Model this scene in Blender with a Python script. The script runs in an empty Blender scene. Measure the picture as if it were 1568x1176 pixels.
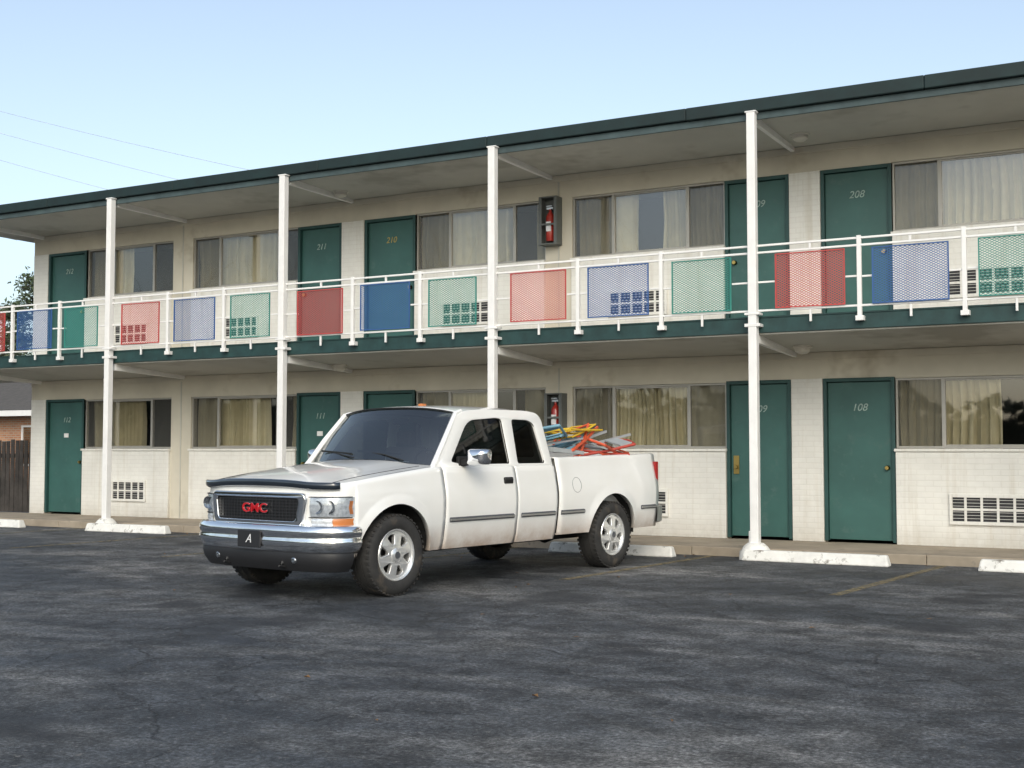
import bpy, bmesh, math, random
from mathutils import Vector, Matrix, Euler
from math import sin, cos, pi, radians, sqrt
random.seed(7)
scene=bpy.context.scene
COL=scene.collection
# ---------------------------------------------------------------- helpers
def interp(t,x):
    if x<=t[0][0]: return t[0][1]
    for (a,b),(c,d) in zip(t,t[1:]):
        if x<=c: return b+(d-b)*(x-a)/(c-a)
    return t[-1][1]
def empty(name,loc=(0,0,0),rot=(0,0,0)):
    o=bpy.data.objects.new(name,None); COL.objects.link(o); o.location=loc; o.rotation_euler=rot; return o
class MB:
    def __init__(s): s.v=[]; s.f=[]
    def quad(s,*p):
        n=len(s.v); s.v+= [tuple(q) for q in p]; s.f.append(tuple(range(n,n+len(p)))); return s
    def box(s,x0,x1,y0,y1,z0,z1):
        n=len(s.v)
        s.v+=[(x0,y0,z0),(x1,y0,z0),(x1,y1,z0),(x0,y1,z0),(x0,y0,z1),(x1,y0,z1),(x1,y1,z1),(x0,y1,z1)]
        s.f+=[tuple(n+i for i in q) for q in ((0,3,2,1),(4,5,6,7),(0,1,5,4),(1,2,6,5),(2,3,7,6),(3,0,4,7))]; return s
    def hexa(s,b,t):
        n=len(s.v); s.v+=list(b)+list(t)
        s.f+=[tuple(n+i for i in q) for q in ((0,3,2,1),(4,5,6,7),(0,1,5,4),(1,2,6,5),(2,3,7,6),(3,0,4,7))]; return s
    def grid(s,rows,closeu=False):
        n=len(s.v); R=len(rows); Cn=len(rows[0])
        for r in rows: s.v+=[tuple(p) for p in r]
        for i in range(R-1):
            for j in range(Cn-1 if not closeu else Cn):
                k=(j+1)%Cn
                s.f.append((n+i*Cn+j,n+i*Cn+k,n+(i+1)*Cn+k,n+(i+1)*Cn+j))
        return s
    def tube(s,pts,r,seg=8,caps=True):
        pts=[Vector(p) for p in pts]; rr=r if isinstance(r,(list,tuple)) else [r]*len(pts)
        rows=[]
        for i,p in enumerate(pts):
            d=(pts[min(i+1,len(pts)-1)]-pts[max(i-1,0)]).normalized()
            u=d.cross(Vector((0,0,1)))
            if u.length<.05: u=d.cross(Vector((1,0,0)))
            u.normalize(); w=d.cross(u)
            rows.append([p+(u*cos(2*pi*k/seg)+w*sin(2*pi*k/seg))*rr[i] for k in range(seg)])
        n=len(s.v); s.grid(rows,True)
        if caps:
            s.f.append(tuple(range(n,n+seg))); m=n+(len(pts)-1)*seg; s.f.append(tuple(range(m,m+seg)))
        return s
    def bar(s,a,b,w,h):
        a=Vector(a);b=Vector(b);d=(b-a).normalized();u=d.cross(Vector((0,0,1)))
        if u.length<.05:u=Vector((1,0,0))
        u.normalize();k=u.cross(d);u*=w/2;k*=h/2
        return s.hexa([a-u-k,a+u-k,a+u+k,a-u+k],[b-u-k,b+u-k,b+u+k,b-u+k])
    def lathe(s,prof,c,axis='y',seg=32):
        rows=[]
        for (a,r) in prof:
            row=[]
            for k in range(seg):
                t=2*pi*k/seg
                if axis=='y': row.append((c[0]+r*cos(t),c[1]+a,c[2]+r*sin(t)))
                elif axis=='z': row.append((c[0]+r*cos(t),c[1]+r*sin(t),c[2]+a))
                else: row.append((c[0]+a,c[1]+r*cos(t),c[2]+r*sin(t)))
            rows.append(row)
        return s.grid(rows,True)
    def mirror(s):
        n=len(s.v); s.v+=[(x,-y,z) for x,y,z in s.v]; s.f+=[tuple(n+i for i in reversed(f)) for f in s.f]; return s
    def done(s,name,mat,parent=None,bevel=0,smooth=None,solid=0,bseg=2):
        me=bpy.data.meshes.new(name); me.from_pydata([tuple(v) for v in s.v],[],s.f)
        bm=bmesh.new(); bm.from_mesh(me); bmesh.ops.recalc_face_normals(bm,faces=bm.faces); bm.to_mesh(me); bm.free()
        me.materials.append(mat)
        o=bpy.data.objects.new(name,me); COL.objects.link(o)
        if parent: o.parent=parent
        if smooth is not None:
            me.polygons.foreach_set("use_smooth",[True]*len(me.polygons)); me.set_sharp_from_angle(angle=radians(smooth))
        if solid:
            md=o.modifiers.new("s",'SOLIDIFY'); md.thickness=solid; md.offset=-1
        if bevel:
            md=o.modifiers.new("b",'BEVEL'); md.width=bevel; md.segments=bseg; md.limit_method='ANGLE'
        return o
def round_poly(pts,r,seg=5):
    out=[];n=len(pts); rl=r if isinstance(r,list) else [r]*n
    for i in range(n):
        p=Vector(pts[i]); a=(Vector(pts[i-1])-p); b=(Vector(pts[(i+1)%n])-p)
        rr=min(rl[i],a.length*.45,b.length*.45); a=p+a.normalized()*rr; b=p+b.normalized()*rr
        for k in range(seg+1):
            t=k/seg; out.append((a*(1-t)+p*t)*(1-t)+(p*(1-t)+b*t)*t)
    return out
def poly_holes(name,outer,holes,thick,mapf,mat,parent,bevel=0.0,smooth=None):
    cu=bpy.data.curves.new(name,'CURVE'); cu.dimensions='2D'; cu.fill_mode='BOTH'; cu.extrude=thick/2; cu.bevel_depth=bevel; cu.bevel_resolution=2
    for pl in [outer]+holes:
        sp=cu.splines.new('POLY'); sp.points.add(len(pl)-1)
        for i,p in enumerate(pl): sp.points[i].co=(p[0],p[1],0,1)
        sp.use_cyclic_u=True
    t=bpy.data.objects.new("tmp",cu); COL.objects.link(t); bpy.context.view_layer.update()
    me=bpy.data.meshes.new_from_object(t.evaluated_get(bpy.context.evaluated_depsgraph_get()))
    bpy.data.objects.remove(t); bpy.data.curves.remove(cu)
    for v in me.vertices: v.co=mapf(v.co)
    me.materials.clear(); me.materials.append(mat)
    bm=bmesh.new(); bm.from_mesh(me); bmesh.ops.remove_doubles(bm,verts=bm.verts,dist=1e-5); bmesh.ops.recalc_face_normals(bm,faces=bm.faces); bm.to_mesh(me); bm.free()
    o=bpy.data.objects.new(name,me); COL.objects.link(o); o.parent=parent
    if smooth: 
        me.polygons.foreach_set("use_smooth",[True]*len(me.polygons)); me.set_sharp_from_angle(angle=radians(smooth))
    return o
def text(name,body,loc,rot,size,mat,parent,ext=.003,shear=0,bold=0,sx=1):
    cu=bpy.data.curves.new(name,'FONT'); cu.body=body; cu.size=size; cu.extrude=ext; cu.align_x='CENTER'; cu.align_y='CENTER'; cu.shear=shear; cu.offset=bold
    cu.materials.append(mat); o=bpy.data.objects.new(name,cu); COL.objects.link(o); o.location=loc; o.rotation_euler=rot; o.parent=parent; o.scale=(sx,1,1); return o
# ---------------------------------------------------------------- materials
def newmat(n):
    m=bpy.data.materials.new(n); m.use_nodes=True; return m,m.node_tree,m.node_tree.nodes['Principled BSDF']
def N(nt,t,**k):
    n=nt.nodes.new(t)
    for a,b in k.items(): setattr(n,a,b)
    return n
def math_(nt,op,a,b_=None,clamp=False):
    q=N(nt,'ShaderNodeMath',operation=op,use_clamp=clamp)
    for i,x in enumerate((a,b_)):
        if x is None: continue
        if isinstance(x,(int,float)): q.inputs[i].default_value=x
        else: nt.links.new(x,q.inputs[i])
    return q.outputs[0]
def ramp(nt,src,stops):
    r=N(nt,'ShaderNodeValToRGB'); nt.links.new(src,r.inputs[0]); e=r.color_ramp.elements
    while len(e)<len(stops): e.new(.5)
    for i,(p,c) in enumerate(stops):
        e[i].position=p; e[i].color=(c[0],c[1],c[2],1) if isinstance(c,(tuple,list)) else (c,c,c,1)
    return r
def noise(nt,scale,detail=4,rough=.6,vec=None,dist=0):
    n=N(nt,'ShaderNodeTexNoise'); n.inputs['Scale'].default_value=scale; n.inputs['Detail'].default_value=detail; n.inputs['Roughness'].default_value=rough; n.inputs['Distortion'].default_value=dist
    if vec is None:
        tc=N(nt,'ShaderNodeTexCoord'); vec=tc.outputs['Object']
    nt.links.new(vec,n.inputs['Vector']); return n
def mixc(nt,fac,a,b,blend='MIX'):
    m=N(nt,'ShaderNodeMix',data_type='RGBA',blend_type=blend)
    if isinstance(fac,(int,float)): m.inputs[0].default_value=fac
    else: nt.links.new(fac,m.inputs[0])
    for i,c in ((6,a),(7,b)):
        if isinstance(c,(tuple,list)): m.inputs[i].default_value=(c[0],c[1],c[2],1)
        else: nt.links.new(c,m.inputs[i])
    return m.outputs[2]
def bump(nt,b,h,strength=.3,dist=.01,normal=None):
    n=N(nt,'ShaderNodeBump'); n.inputs['Strength'].default_value=strength; n.inputs['Distance'].default_value=dist; nt.links.new(h,n.inputs['Height'])
    if normal: nt.links.new(normal,n.inputs['Normal'])
    nt.links.new(n.outputs[0],b.inputs['Normal']); return n.outputs[0]
def basic(n,c,rough=.6,metal=0,var=.15,scale=3,bmp=0,coat=0,dirt=None):
    m,nt,b=newmat(n); b.inputs['Roughness'].default_value=rough; b.inputs['Metallic'].default_value=metal; b.inputs['Coat Weight'].default_value=coat
    ns=noise(nt,scale,3,.65); lo=tuple(x*(1-var) for x in c); hi=tuple(min(1,x*(1+var*.6)) for x in c)
    col=ramp(nt,ns.outputs[0],[(.3,lo),(.7,hi)]).outputs[0]
    if dirt:
        n2=noise(nt,dirt[1],4,.7); f=ramp(nt,n2.outputs[0],[(dirt[2],0),(dirt[2]+.12,1)]).outputs[0]; col=mixc(nt,f,col,dirt[0])
    nt.links.new(col,b.inputs['Base Color'])
    if bmp:
        n3=noise(nt,60,3,.7); bump(nt,b,n3.outputs[0],bmp,.01)
    return m
def brickmat(n,c1,c2,mortar,bw,bh,strength,dirt=True,rough=.7,ms=.012):
    m,nt,b=newmat(n); tc=N(nt,'ShaderNodeTexCoord'); sp=N(nt,'ShaderNodeSeparateXYZ'); nt.links.new(tc.outputs['Object'],sp.inputs[0])
    ad=math_(nt,'ADD',sp.outputs[0],sp.outputs[1])
    cb=N(nt,'ShaderNodeCombineXYZ'); nt.links.new(ad,cb.inputs[0]); nt.links.new(sp.outputs[2],cb.inputs[1])
    br=N(nt,'ShaderNodeTexBrick'); nt.links.new(cb.outputs[0],br.inputs['Vector']); br.inputs['Scale'].default_value=1
    br.inputs['Brick Width'].default_value=bw; br.inputs['Row Height'].default_value=bh; br.inputs['Mortar Size'].default_value=ms; br.inputs['Mortar Smooth'].default_value=.4
    for k,c in (('Color1',c1),('Color2',c2),('Mortar',mortar)): br.inputs[k].default_value=(*c,1)
    col=br.outputs['Color']
    if dirt:
        ns=noise(nt,1.3,4,.7); f=ramp(nt,ns.outputs[0],[(.35,.86),(.7,1.0)]).outputs[0]; col=mixc(nt,1,col,f,'MULTIPLY')
        gr=N(nt,'ShaderNodeMapRange'); nt.links.new(sp.outputs[2],gr.inputs[0]); gr.inputs[1].default_value=.12; gr.inputs[2].default_value=.45; gr.inputs[3].default_value=.6; gr.inputs[4].default_value=0
        n2=noise(nt,7,4,.7); col=mixc(nt,math_(nt,'MULTIPLY',gr.outputs[0],n2.outputs[0]),col,(.25,.2,.13))
        mp=N(nt,'ShaderNodeMapping'); mp.inputs['Scale'].default_value=(9,9,.5); nt.links.new(tc.outputs['Object'],mp.inputs[0]); n4=noise(nt,1,3,.6,mp.outputs[0]); f=ramp(nt,n4.outputs[0],[(.54,0),(.72,.32)]).outputs[0]; col=mixc(nt,f,col,(.45,.39,.29))
    nt.links.new(col,b.inputs['Base Color']); b.inputs['Roughness'].default_value=rough
    bump(nt,b,math_(nt,'SUBTRACT',1,br.outputs['Fac']),strength,.006); return m
def asphalt():
    m,nt,b=newmat("asphalt"); tc=N(nt,'ShaderNodeTexCoord'); V=tc.outputs['Object']
    mp=N(nt,'ShaderNodeMapping'); mp.inputs['Scale'].default_value=(.45,1.0,1); mp.inputs['Rotation'].default_value=(0,0,.3); nt.links.new(V,mp.inputs[0])
    big=noise(nt,.7,5,.66,mp.outputs[0],.5); c=ramp(nt,big.outputs[0],[(.36,(.030,.034,.040)),(.46,(.056,.060,.065)),(.56,(.092,.094,.095)),(.66,(.155,.152,.146))]).outputs[0]
    med=noise(nt,2.6,5,.8,V,.3); f=ramp(nt,med.outputs[0],[(.37,.48),(.5,1),(.63,1.65)]).outputs[0]; c=mixc(nt,1,c,f,'MULTIPLY')
    fine=noise(nt,34,4,.9,V); f=ramp(nt,fine.outputs[0],[(.36,.32),(.51,1.0),(.64,2.2)]).outputs[0]; c=mixc(nt,1,c,f,'MULTIPLY')
    mid=noise(nt,15,3,.8,V); agg=ramp(nt,mid.outputs[0],[(.61,0),(.66,.6)]).outputs[0]; c=mixc(nt,agg,c,(.21,.20,.185))
    st=noise(nt,.8,2,.5,V,.2); sf=ramp(nt,st.outputs[0],[(.60,0),(.67,.75)]).outputs[0]; c=mixc(nt,sf,c,(.024,.026,.030))
    wm=mixc(nt,.20,V,med.outputs['Color'])
    cr=N(nt,'ShaderNodeTexVoronoi',feature='DISTANCE_TO_EDGE'); cr.inputs['Scale'].default_value=1.5; nt.links.new(wm,cr.inputs['Vector'])
    cf=ramp(nt,cr.outputs['Distance'],[(.003,1),(.014,0)]).outputs[0]; mf=ramp(nt,big.outputs[0],[(.43,.8),(.52,.0)]).outputs[0]
    q2=math_(nt,'MULTIPLY',cf,mf); c=mixc(nt,q2,c,(.013,.013,.014))
    nt.links.new(c,b.inputs['Base Color'])
    rr=ramp(nt,big.outputs[0],[(.35,.5),(.6,.85)]).outputs[0]; nt.links.new(rr,b.inputs['Roughness']); b.inputs['Specular IOR Level'].default_value=.4
    bump(nt,b,math_(nt,'SUBTRACT',fine.outputs[0],q2),.9,.02)
    return m
ASPH=asphalt()
WALL=basic("wall_plaster",(.59,.55,.455),.8,var=.12,scale=1.2,bmp=.1,dirt=((.43,.385,.30),.8,.58))
WBRICK=brickmat("painted_brick",(.78,.77,.72),(.765,.75,.70),(.735,.72,.67),.21,.075,.3,True,.65,.009)
SOFF=basic("soffit_paint",(.49,.48,.43),.8,var=.1,scale=.8,dirt=((.35,.335,.29),.5,.54))
GREEN=basic("green_trim",(.014,.048,.047),.6,var=.3,scale=6)
GREEND=basic("roof_edge_dark",(.005,.020,.021),.7,var=.3,scale=4)
GREY=basic("drip_edge",(.055,.085,.09),.7,var=.3,scale=3)
DOOR=basic("door_green",(.038,.112,.10),.45,var=.18,scale=1.5,bmp=.05,dirt=((.055,.12,.108),5,.58))
DOORF=basic("door_frame_green",(.018,.064,.060),.5,var=.2,scale=3)
WHITE=basic("white_metal_paint",(.79,.78,.76),.45,var=.06,scale=5,dirt=((.50,.38,.27),9,.68))
STOPM=basic("chalky_white_paint",(.74,.73,.69),.85,var=.12,scale=6,bmp=.4,dirt=((.20,.18,.15),8,.57))
CONC=basic("sidewalk_concrete",(.32,.27,.205),.9,var=.25,scale=2,bmp=.3,dirt=((.18,.16,.13),3,.6))
FRAME=basic("aluminium_frame",(.42,.40,.36),.45,metal=.4,var=.1)
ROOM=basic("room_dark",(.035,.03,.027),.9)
DARK=basic("dark_plastic",(.02,.02,.022),.5)
BLACK=basic("black_rubber",(.014,.014,.014),.7)
RED=basic("panel_red",(.48,.06,.055),.5); BLUE=basic("panel_blue",(.03,.10,.29),.5); PGRN=basic("panel_green",(.03,.23,.19),.5)
BRASS=basic("brass",(.5,.36,.12),.35,metal=1); STEEL=basic("steel",(.55,.55,.55),.35,metal=1)
NUM=basic("number_paint",(.34,.44,.40),.6,var=.4,scale=12); TEXTW=basic("white_lettering",(.75,.75,.75),.5)
EXTRED=basic("extinguisher_red",(.38,.03,.02),.3,coat=.5); CABG=basic("cabinet_grey",(.12,.13,.125),.5)
LAMPM=basic("frosted_lens",(.6,.57,.5),.35)
def mesh_panel(n,c):
    m,nt,b=newmat(n); b.inputs['Base Color'].default_value=(*c,1); b.inputs['Roughness'].default_value=.5
    tc=N(nt,'ShaderNodeTexCoord'); sp=N(nt,'ShaderNodeSeparateXYZ'); nt.links.new(tc.outputs['Object'],sp.inputs[0])
    M=lambda *a: math_(nt,*a)
    x=M('MULTIPLY',sp.outputs[0],1/.055); z=M('MULTIPLY',sp.outputs[2],1/.030)
    a=M('ABSOLUTE',M('SUBTRACT',M('FRACT',M('ADD',x,z)),.5)); c2=M('ABSOLUTE',M('SUBTRACT',M('FRACT',M('SUBTRACT',x,z)),.5))
    fac=M('GREATER_THAN',M('MAXIMUM',a,c2),.362)
    tr=N(nt,'ShaderNodeBsdfTransparent'); mx=N(nt,'ShaderNodeMixShader'); nt.links.new(fac,mx.inputs[0]); nt.links.new(tr.outputs[0],mx.inputs[1]); nt.links.new(b.outputs[0],mx.inputs[2])
    nt.links.new(mx.outputs[0],nt.nodes['Material Output'].inputs[0]); return m
MRED=mesh_panel("red_expanded_metal",(.48,.075,.07)); MBLU=mesh_panel("blue_expanded_metal",(.035,.11,.31)); MGRN=mesh_panel("green_expanded_metal",(.035,.23,.19))
def glassmat(n,tint=(.9,.9,.88),extra=.0):
    m,nt,b=newmat(n); nt.nodes.remove(b); tr=N(nt,'ShaderNodeBsdfTransparent'); tr.inputs[0].default_value=(*tint,1)
    gl=N(nt,'ShaderNodeBsdfGlossy'); gl.inputs['Roughness'].default_value=.02
    g=N(nt,'ShaderNodeNewGeometry'); dt=N(nt,'ShaderNodeVectorMath',operation='DOT_PRODUCT'); nt.links.new(g.outputs['Incoming'],dt.inputs[0]); nt.links.new(g.outputs['Normal'],dt.inputs[1])
    k=math_(nt,'POWER',math_(nt,'SUBTRACT',1,math_(nt,'ABSOLUTE',dt.outputs['Value']),True),5); fac=math_(nt,'ADD',math_(nt,'MULTIPLY',k,.95),.06+extra,True)
    mx=N(nt,'ShaderNodeMixShader'); nt.links.new(fac,mx.inputs[0]); nt.links.new(tr.outputs[0],mx.inputs[1]); nt.links.new(gl.outputs[0],mx.inputs[2])
    ns=noise(nt,1.2,1,.5); bp=N(nt,'ShaderNodeBump'); bp.inputs['Strength'].default_value=.06; bp.inputs['Distance'].default_value=.02; nt.links.new(ns.outputs[0],bp.inputs['Height']); nt.links.new(bp.outputs[0],gl.inputs['Normal'])
    nt.links.new(mx.outputs[0],nt.nodes['Material Output'].inputs[0]); return m
GLASS=glassmat("window_glass",(.9,.9,.87),.11); CARGL=glassmat("tinted_glass",(.09,.10,.10),.0); CLEARL=glassmat("lamp_lens",(.88,.9,.92),.06)
def screenmat():
    m,nt,b=newmat("insect_screen"); b.inputs['Base Color'].default_value=(.11,.11,.10,1); b.inputs['Roughness'].default_value=.8
    tr=N(nt,'ShaderNodeBsdfTransparent'); mx=N(nt,'ShaderNodeMixShader'); mx.inputs[0].default_value=.38; nt.links.new(tr.outputs[0],mx.inputs[1]); nt.links.new(b.outputs[0],mx.inputs[2]); nt.links.new(mx.outputs[0],nt.nodes['Material Output'].inputs[0]); return m
SCREEN=screenmat()
CURT=basic("curtain_fabric",(.60,.545,.38),.9,var=.15,scale=2)
def carpaint():
    m,nt,b=newmat("white_car_paint"); tc=N(nt,'ShaderNodeTexCoord'); sp=N(nt,'ShaderNodeSeparateXYZ'); nt.links.new(tc.outputs['Object'],sp.inputs[0])
    gr=N(nt,'ShaderNodeMapRange'); nt.links.new(sp.outputs[2],gr.inputs[0]); gr.inputs[1].default_value=.38; gr.inputs[2].default_value=.66; gr.inputs[3].default_value=1.3; gr.inputs[4].default_value=0
    n=noise(nt,5,5,.7); q=math_(nt,'MULTIPLY',gr.outputs[0],n.outputs[0])
    n2=noise(nt,1.5,3,.6); c0=ramp(nt,n2.outputs[0],[(.3,(.80,.79,.75)),(.7,(.85,.845,.82))]).outputs[0]
    c=mixc(nt,q,c0,(.34,.20,.11)); nt.links.new(c,b.inputs['Base Color'])
    b.inputs['Roughness'].default_value=.28; b.inputs['Coat Weight'].default_value=.9; b.inputs['Coat Roughness'].default_value=.03; return m
PAINT=carpaint()
CHROME=basic("chrome",(.90,.91,.93),.10,metal=1,var=.04,scale=4,dirt=((.65,.63,.6),14,.70))
TYRE=basic("tyre_rubber",(.028,.027,.026),.8,var=.3,scale=8,dirt=((.07,.058,.045),5,.56),bmp=.2)
ALLOY=basic("alloy_wheel",(.82,.82,.81),.25,metal=.7,var=.08,dirt=((.45,.4,.34),10,.66))
AMBER=basic("amber_lens",(.58,.20,.06),.25,coat=.6); TAIL=basic("tail_lens",(.35,.01,.01),.2,coat=.6)
GRILLE=basic("grille_black",(.008,.008,.009),.4); TRIM=basic("trim_grey",(.075,.08,.09),.45); SEAT=basic("seat_cloth",(.10,.09,.08),.9)
REDL=basic("badge_red",(.50,.012,.018),.3)
# ---------------------------------------------------------------- ground
MB().quad((-220,-220,0),(220,-220,0),(220,220,0),(-220,220,0)).done("asphalt_ground",ASPH)
sw=MB(); x=-22.5
while x<9: sw.box(x,x+1.495,15.66,17.25,-.05,.12+random.uniform(-.003,.003)); x+=1.5
sw.done("sidewalk",CONC,bevel=.012)
def linemat():
    m,nt,b=newmat("faded_yellow_paint"); b.inputs['Base Color'].default_value=(.27,.215,.115,1); b.inputs['Roughness'].default_value=.8
    n=noise(nt,11,5,.8); f=ramp(nt,n.outputs[0],[(.38,.03),(.58,.8)]).outputs[0]; tr=N(nt,'ShaderNodeBsdfTransparent'); mx=N(nt,'ShaderNodeMixShader')
    nt.links.new(f,mx.inputs[0]); nt.links.new(tr.outputs[0],mx.inputs[1]); nt.links.new(b.outputs[0],mx.inputs[2]); nt.links.new(mx.outputs[0],nt.nodes['Material Output'].inputs[0]); return m
L=MB()
for i in range(-5,4):
    x=-2.80+i*2.9
    L.quad((x-.05-.36,12.0,.004),(x+.06-.36,12.0,.004),(x+.06,15.64,.004),(x-.05,15.64,.004))
L.done("parking_lines",linemat())
for x0 in (-20.2,-16.75,-12.7,-7.88,-5.15,-2.34,.5):
    w=1.82; o=MB().hexa([(-w/2,-.085,0),(w/2,-.085,0),(w/2,.085,0),(-w/2,.085,0)],[(-w/2+.03,-.05,.135),(w/2-.03,-.05,.135),(w/2-.03,.05,.135),(-w/2+.03,.05,.135)]).done("wheel_stop",STOPM,bevel=.018)
    o.location=(x0+w/2,15.22,0); o.rotation_euler=(0,0,random.uniform(-.02,.03))
lv_=MB(); rnd=random.Random(11)
for k in range(120):
    x,y=rnd.uniform(-16,3),rnd.uniform(4,15.5)
    if k>60: y=15.45+rnd.gauss(0,.12)
    a=rnd.random()*6.28; q=rnd.uniform(.012,.035); d=Vector((cos(a),sin(a),0))*q; s=Vector((-sin(a),cos(a),0))*q*.6; c=Vector((x,y,.008)); u=Vector((0,0,rnd.uniform(.002,.015)))
    lv_.quad(c-d,c+s+u,c+d,c-s+u)
lv_.done("fallen_leaves",basic("dry_leaf",(.22,.12,.05),.9,var=.4,scale=3))
# ---------------------------------------------------------------- motel
MOT=empty("motel_building")
YW=17.2; XL=-20.6; XR=8.0
doors=[(-20.16,-19.1,"112"),(-13.86,-12.91,"111"),(-12.43,-11.4,"110"),(-6.04,-5.09,"109"),(-4.64,-3.67,"108"),(1.75,2.72,"107"),(3.17,4.14,"106")]
wins=[(-19.1,-16.82,[-18.45,-17.35]),(-16.33,-13.86,[-15.7,-14.33]),(-11.4,-8.97,[-10.75,-9.55]),(-8.51,-6.04,[-7.83,-6.63]),(-3.67,-1.2,[-3.05,-1.85]),(-.75,1.75,[-.1,1.1]),(4.14,6.6,[4.8,5.95])]
levels=[dict(b=.12,door=(.14,2.37),win=(1.40,2.35),ceil=2.76),dict(b=3.06,door=(3.08,5.28),win=(4.33,5.29),ceil=5.66)]
W=MB(); RV=MB()
for lv in levels:
    ops=[(a,b,lv['door'][0]-.05,lv['door'][1]) for a,b,_ in doors]+[(a,b,lv['win'][0],lv['win'][1]) for a,b,_ in wins]
    xs=sorted(set([XL,XR]+[o[0] for o in ops]+[o[1] for o in ops])); zs=sorted(set([lv['b']-.1,lv['ceil']+.25]+[o[2] for o in ops]+[o[3] for o in ops]))
    for xa,xb in zip(xs,xs[1:]):
        for za,zb in zip(zs,zs[1:]):
            cx,cz=(xa+xb)/2,(za+zb)/2
            if any(o[0]<cx<o[1] and o[2]<cz<o[3] for o in ops): continue
            W.quad((xa,YW,za),(xb,YW,za),(xb,YW,zb),(xa,YW,zb))
    for a,b,c,d in ops:
        RV.quad((a,YW,c),(a,YW+.16,c),(a,YW+.16,d),(a,YW,d)); RV.quad((b,YW,c),(b,YW+.16,c),(b,YW+.16,d),(b,YW,d)); RV.quad((a,YW,d),(b,YW,d),(b,YW+.16,d),(a,YW+.16,d)); RV.quad((a,YW,c),(b,YW,c),(b,YW+.16,c),(a,YW+.16,c))
W.quad((XL,YW,0),(XL,25,0),(XL,25,5.8),(XL,YW,5.8)).quad((XR,YW,0),(XR,25,0),(XR,25,5.8),(XR,YW,5.8)).quad((XL,25,0),(XR,25,0),(XR,25,5.8),(XL,25,5.8))
W.done("walls",WALL,MOT); RV.done("reveals",WALL,MOT)
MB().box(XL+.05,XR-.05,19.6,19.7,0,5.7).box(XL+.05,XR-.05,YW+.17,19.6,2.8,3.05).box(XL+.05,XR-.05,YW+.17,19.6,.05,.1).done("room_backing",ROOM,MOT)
P=MB()
for (a,b) in [(-5.09,-4.64),(-12.91,-12.43),(2.72,3.17),(-20.58,-20.16)]:
    for z0,z1 in ((.12,2.37),(3.06,5.28)): P.box(a+.005,b-.005,YW-.03,YW+.02,z0,z1)
for a,b,_ in wins:
    for z0,z1 in ((.12,1.36),(3.06,4.29)): P.box(a+.006,b-.006,YW-.05,YW+.02,z0,z1)
P.done("painted_brick_panels",WBRICK,MOT,bevel=.006)
S=MB()
for a,b,_ in wins:
    for z in (1.36,4.29): S.box(a-.01,b+.01,YW-.075,YW+.1,z+.001,z+.04)
S.done("window_sills",WBRICK,MOT,bevel=.006)
S=MB()
for x in (-16.57,-8.74,-.98):
    for z0,z1 in ((.12,2.74),(3.06,5.62)): S.box(x-.012,x+.012,YW-.012,YW+.01,z0,z1)
S.done("expansion_seams",SOFF,MOT)
D=MB();DF=MB();BR=MB()
for li,lv in enumerate(levels):
    z0,z1=lv['door']
    for a,b,num in doors:
        DF.box(a+.002,a+.05,YW-.02,YW+.12,z0,z1-.002).box(b-.05,b-.002,YW-.02,YW+.12,z0,z1-.002).box(a+.05,b-.05,YW-.02,YW+.12,z1-.052,z1-.002)
        D.box(a+.054,b-.054,YW+.04,YW+.09,z0+.02,z1-.058)
        kx = a+.13 if num in ("109","111","107") else b-.12
        BR.lathe([(-.06,.0),(-.06,.025),(-.04,.032),(-.02,.018),(0,.018),(0,.035)],(kx,YW+.04,z0+1.0),'y',12)
        if li==0 and num=="109": BR.box(kx-.04,kx+.04,YW+.025,YW+.039,z0+.9,z0+1.16)
        n=num if li==0 else "2"+num[1:]
        text("door_number",n,((a+b)/2,YW+.036,z0+1.82),(pi/2,0,0),.14,NUM if num!="110" or li==0 else BRASS,MOT,.003,.25)
D.done("door_leaves",DOOR,MOT,bevel=.004); DF.done("door_frames",DOORF,MOT,bevel=.003); BR.done("door_knobs",BRASS,MOT,smooth=40)
TP=MB()
for a,b,num in doors:
    if num in("112","111"): TP.box((a+b)/2-.06,(a+b)/2+.06,YW+.03,YW+.038,1.62,1.7)
TP.done("door_plates",WHITE,MOT)
cover={(0,0):[(0,.62)],(0,1):[(0,.68),(.9,1)],(0,2):[(0,.58),(.8,1)],(0,3):[(0,1)],(0,4):[(0,.53),(.8,1)],(0,5):[(0,1)],(0,6):[(0,1)],
       (1,0):[(0,.45)],(1,1):[(0,.75)],(1,2):[(0,.72),(.9,1)],(1,3):[(0,.42),(.57,1)],(1,4):[(0,1)],(1,5):[(0,1)],(1,6):[(0,1)]}
FR=MB();GL=MB();SC=MB();CU=MB()
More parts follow.
